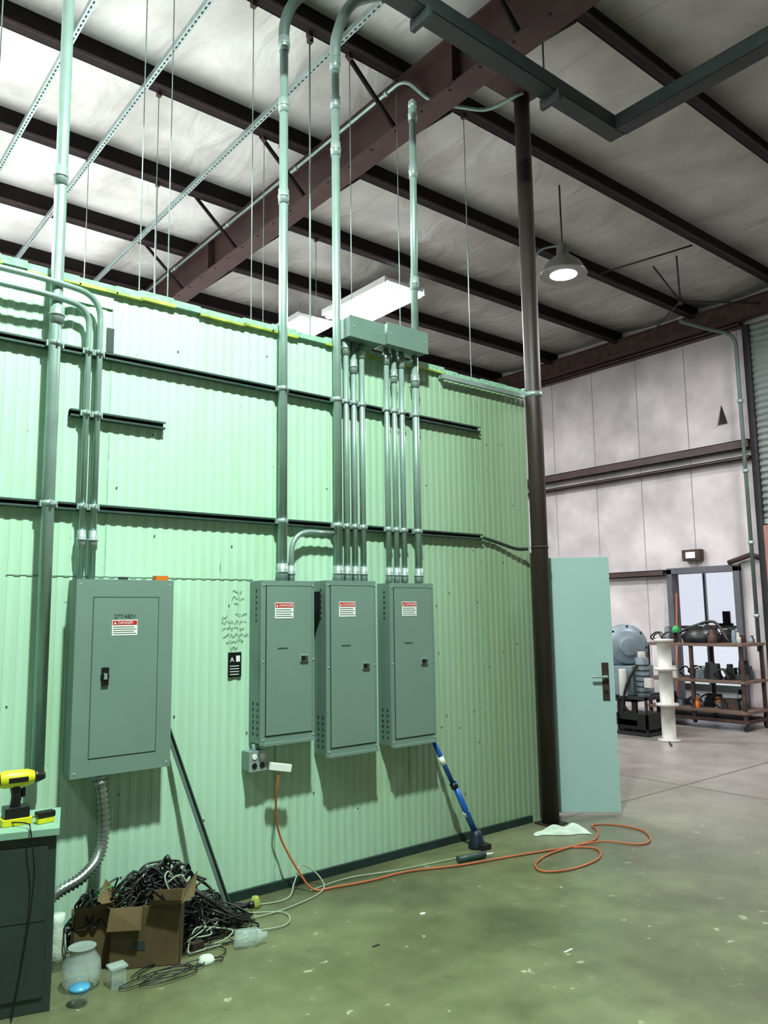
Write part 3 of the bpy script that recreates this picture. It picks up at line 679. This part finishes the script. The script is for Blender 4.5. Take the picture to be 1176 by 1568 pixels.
tangle(1.74,4.02,0,.34,.15,.37,34,.0055,'cable'); tangle(1.57,3.88,.2,.14,.08,.18,12,.005,'cable'); tangle(1.98,3.88,0,.22,.18,.14,18,.0045,'cable'); tangle(1.6,4.0,.1,.28,.12,.25,5,.005,'strut'); tangle(1.45,3.95,.15,.12,.1,.18,4,.004,'green'); tangle(1.62,3.62,0,.3,.12,.03,4,.0028,'cable'); tangle(1.7,4.0,.1,.3,.14,.26,4,.004,'wcable')
tangle(1.72,4.04,0,.28,.11,.28,8,.009,'dark'); tangle(1.38,3.93,.1,.12,.08,.24,8,.005,'cable'); tangle(2.1,4.0,0,.2,.12,.07,6,.004,'dark'); tangle(1.95,3.85,0,.2,.15,.1,3,.004,'wcable')
for p,q in (((1.85,3.95,.26),(2.05,3.85,.10)),((1.95,4.05,.05),(2.2,3.9,.08)),((1.6,4.05,.26),(1.76,3.97,.38))): b.tube([p,q],.012,'dark',8); b.tube([q,tuple(V(q)+(V(q)-V(p))*.12)],.018,'black',8)
b.box((1.88,3.9,.0),(2.0,3.98,.09),'dark'); b.box((1.80,3.72,.0),(1.86,3.76,.04),'rust')
b.done()
b=B('glass_jar'); b.lathe((1.27,3.72,0),[(.055,0),(.075,.02),(.085,.06),(.08,.11),(.055,.145),(.055,.165),(.06,.17)],'clear',24); b.done()
b=B('plastic_cup'); b.lathe((1.21,3.56,0),[(.032,0),(.038,.05),(.038,.06)],'clear',20); b.lathe((1.21,3.56,.06),[(.042,0),(.042,.015),(0,.016)],'bluelid',20); b.done()
b=B('plastic_tub'); b.box((1.36,3.60,0),(1.43,3.66,.08),'clear',taper=.005); b.box((1.357,3.597,.08),(1.433,3.663,.088),'clear'); b.done()
b=B('plastic_bottle'); b.tube([(1.98,3.64,.045),(2.08,3.60,.045)],.04,'clear',16,radii=[.04,.04]); b.tube([(2.08,3.60,.045),(2.11,3.588,.045),(2.13,3.58,.045)],.02,'clear',16,radii=[.04,.016,.014]); b.done()
b=B('plastic_bag'); b.lathe((1.24,3.98,.0),[(.04,0),(.045,.08),(.04,.16),(.03,.2),(.035,.24),(0,.23)],'bag',11); b.done()
b=B('plastic_bag'); b.lathe((1.80,3.58,.0),[(.04,0),(.042,.015),(.03,.03),(0,.035)],'bag',9); b.done()
b=B('brass_fitting'); b.lathe((2.33,4.05,0.0),[(.03,0),(.035,.02),(.022,.05),(.018,.06),(0,.06)],'tape',8); b.done()
b=B('paper_scrap'); b.box((3.15,2.55,0),(3.21,2.56,.003),'bag'); b.box((2.95,3.35,0),(2.98,3.37,.006),'bag'); b.box((2.5,3.2,0),(2.54,3.21,.004),'rust'); b.done()

# ------------------------------------------------------------------ world + camera
w=bpy.data.worlds.new('world'); scene.world=w; w.use_nodes=True
bg=w.node_tree.nodes['Background']; bg.inputs[0].default_value=(.88,1,.90,1); bg.inputs[1].default_value=.12
pitch,roll,yaw=[math.radians(v) for v in (7.582,-0.823,50.848)]
F=V((math.cos(yaw)*math.cos(pitch),math.sin(yaw)*math.cos(pitch),math.sin(pitch)))
R=V((math.sin(yaw),-math.cos(yaw),0)); U=R.cross(F)
c_,s_=math.cos(roll),math.sin(roll)
R,U=c_*R+s_*U,-s_*R+c_*U
ca=bpy.data.cameras.new('camera'); ca.sensor_fit='VERTICAL'; ca.sensor_height=36; ca.lens=1197.9/1568*36; ca.clip_end=200
co=bpy.data.objects.new('camera',ca); scene.collection.objects.link(co)
co.matrix_world=Matrix.Translation((0,0,1.6))@Matrix((R,U,-F)).transposed().to_4x4()
scene.camera=co
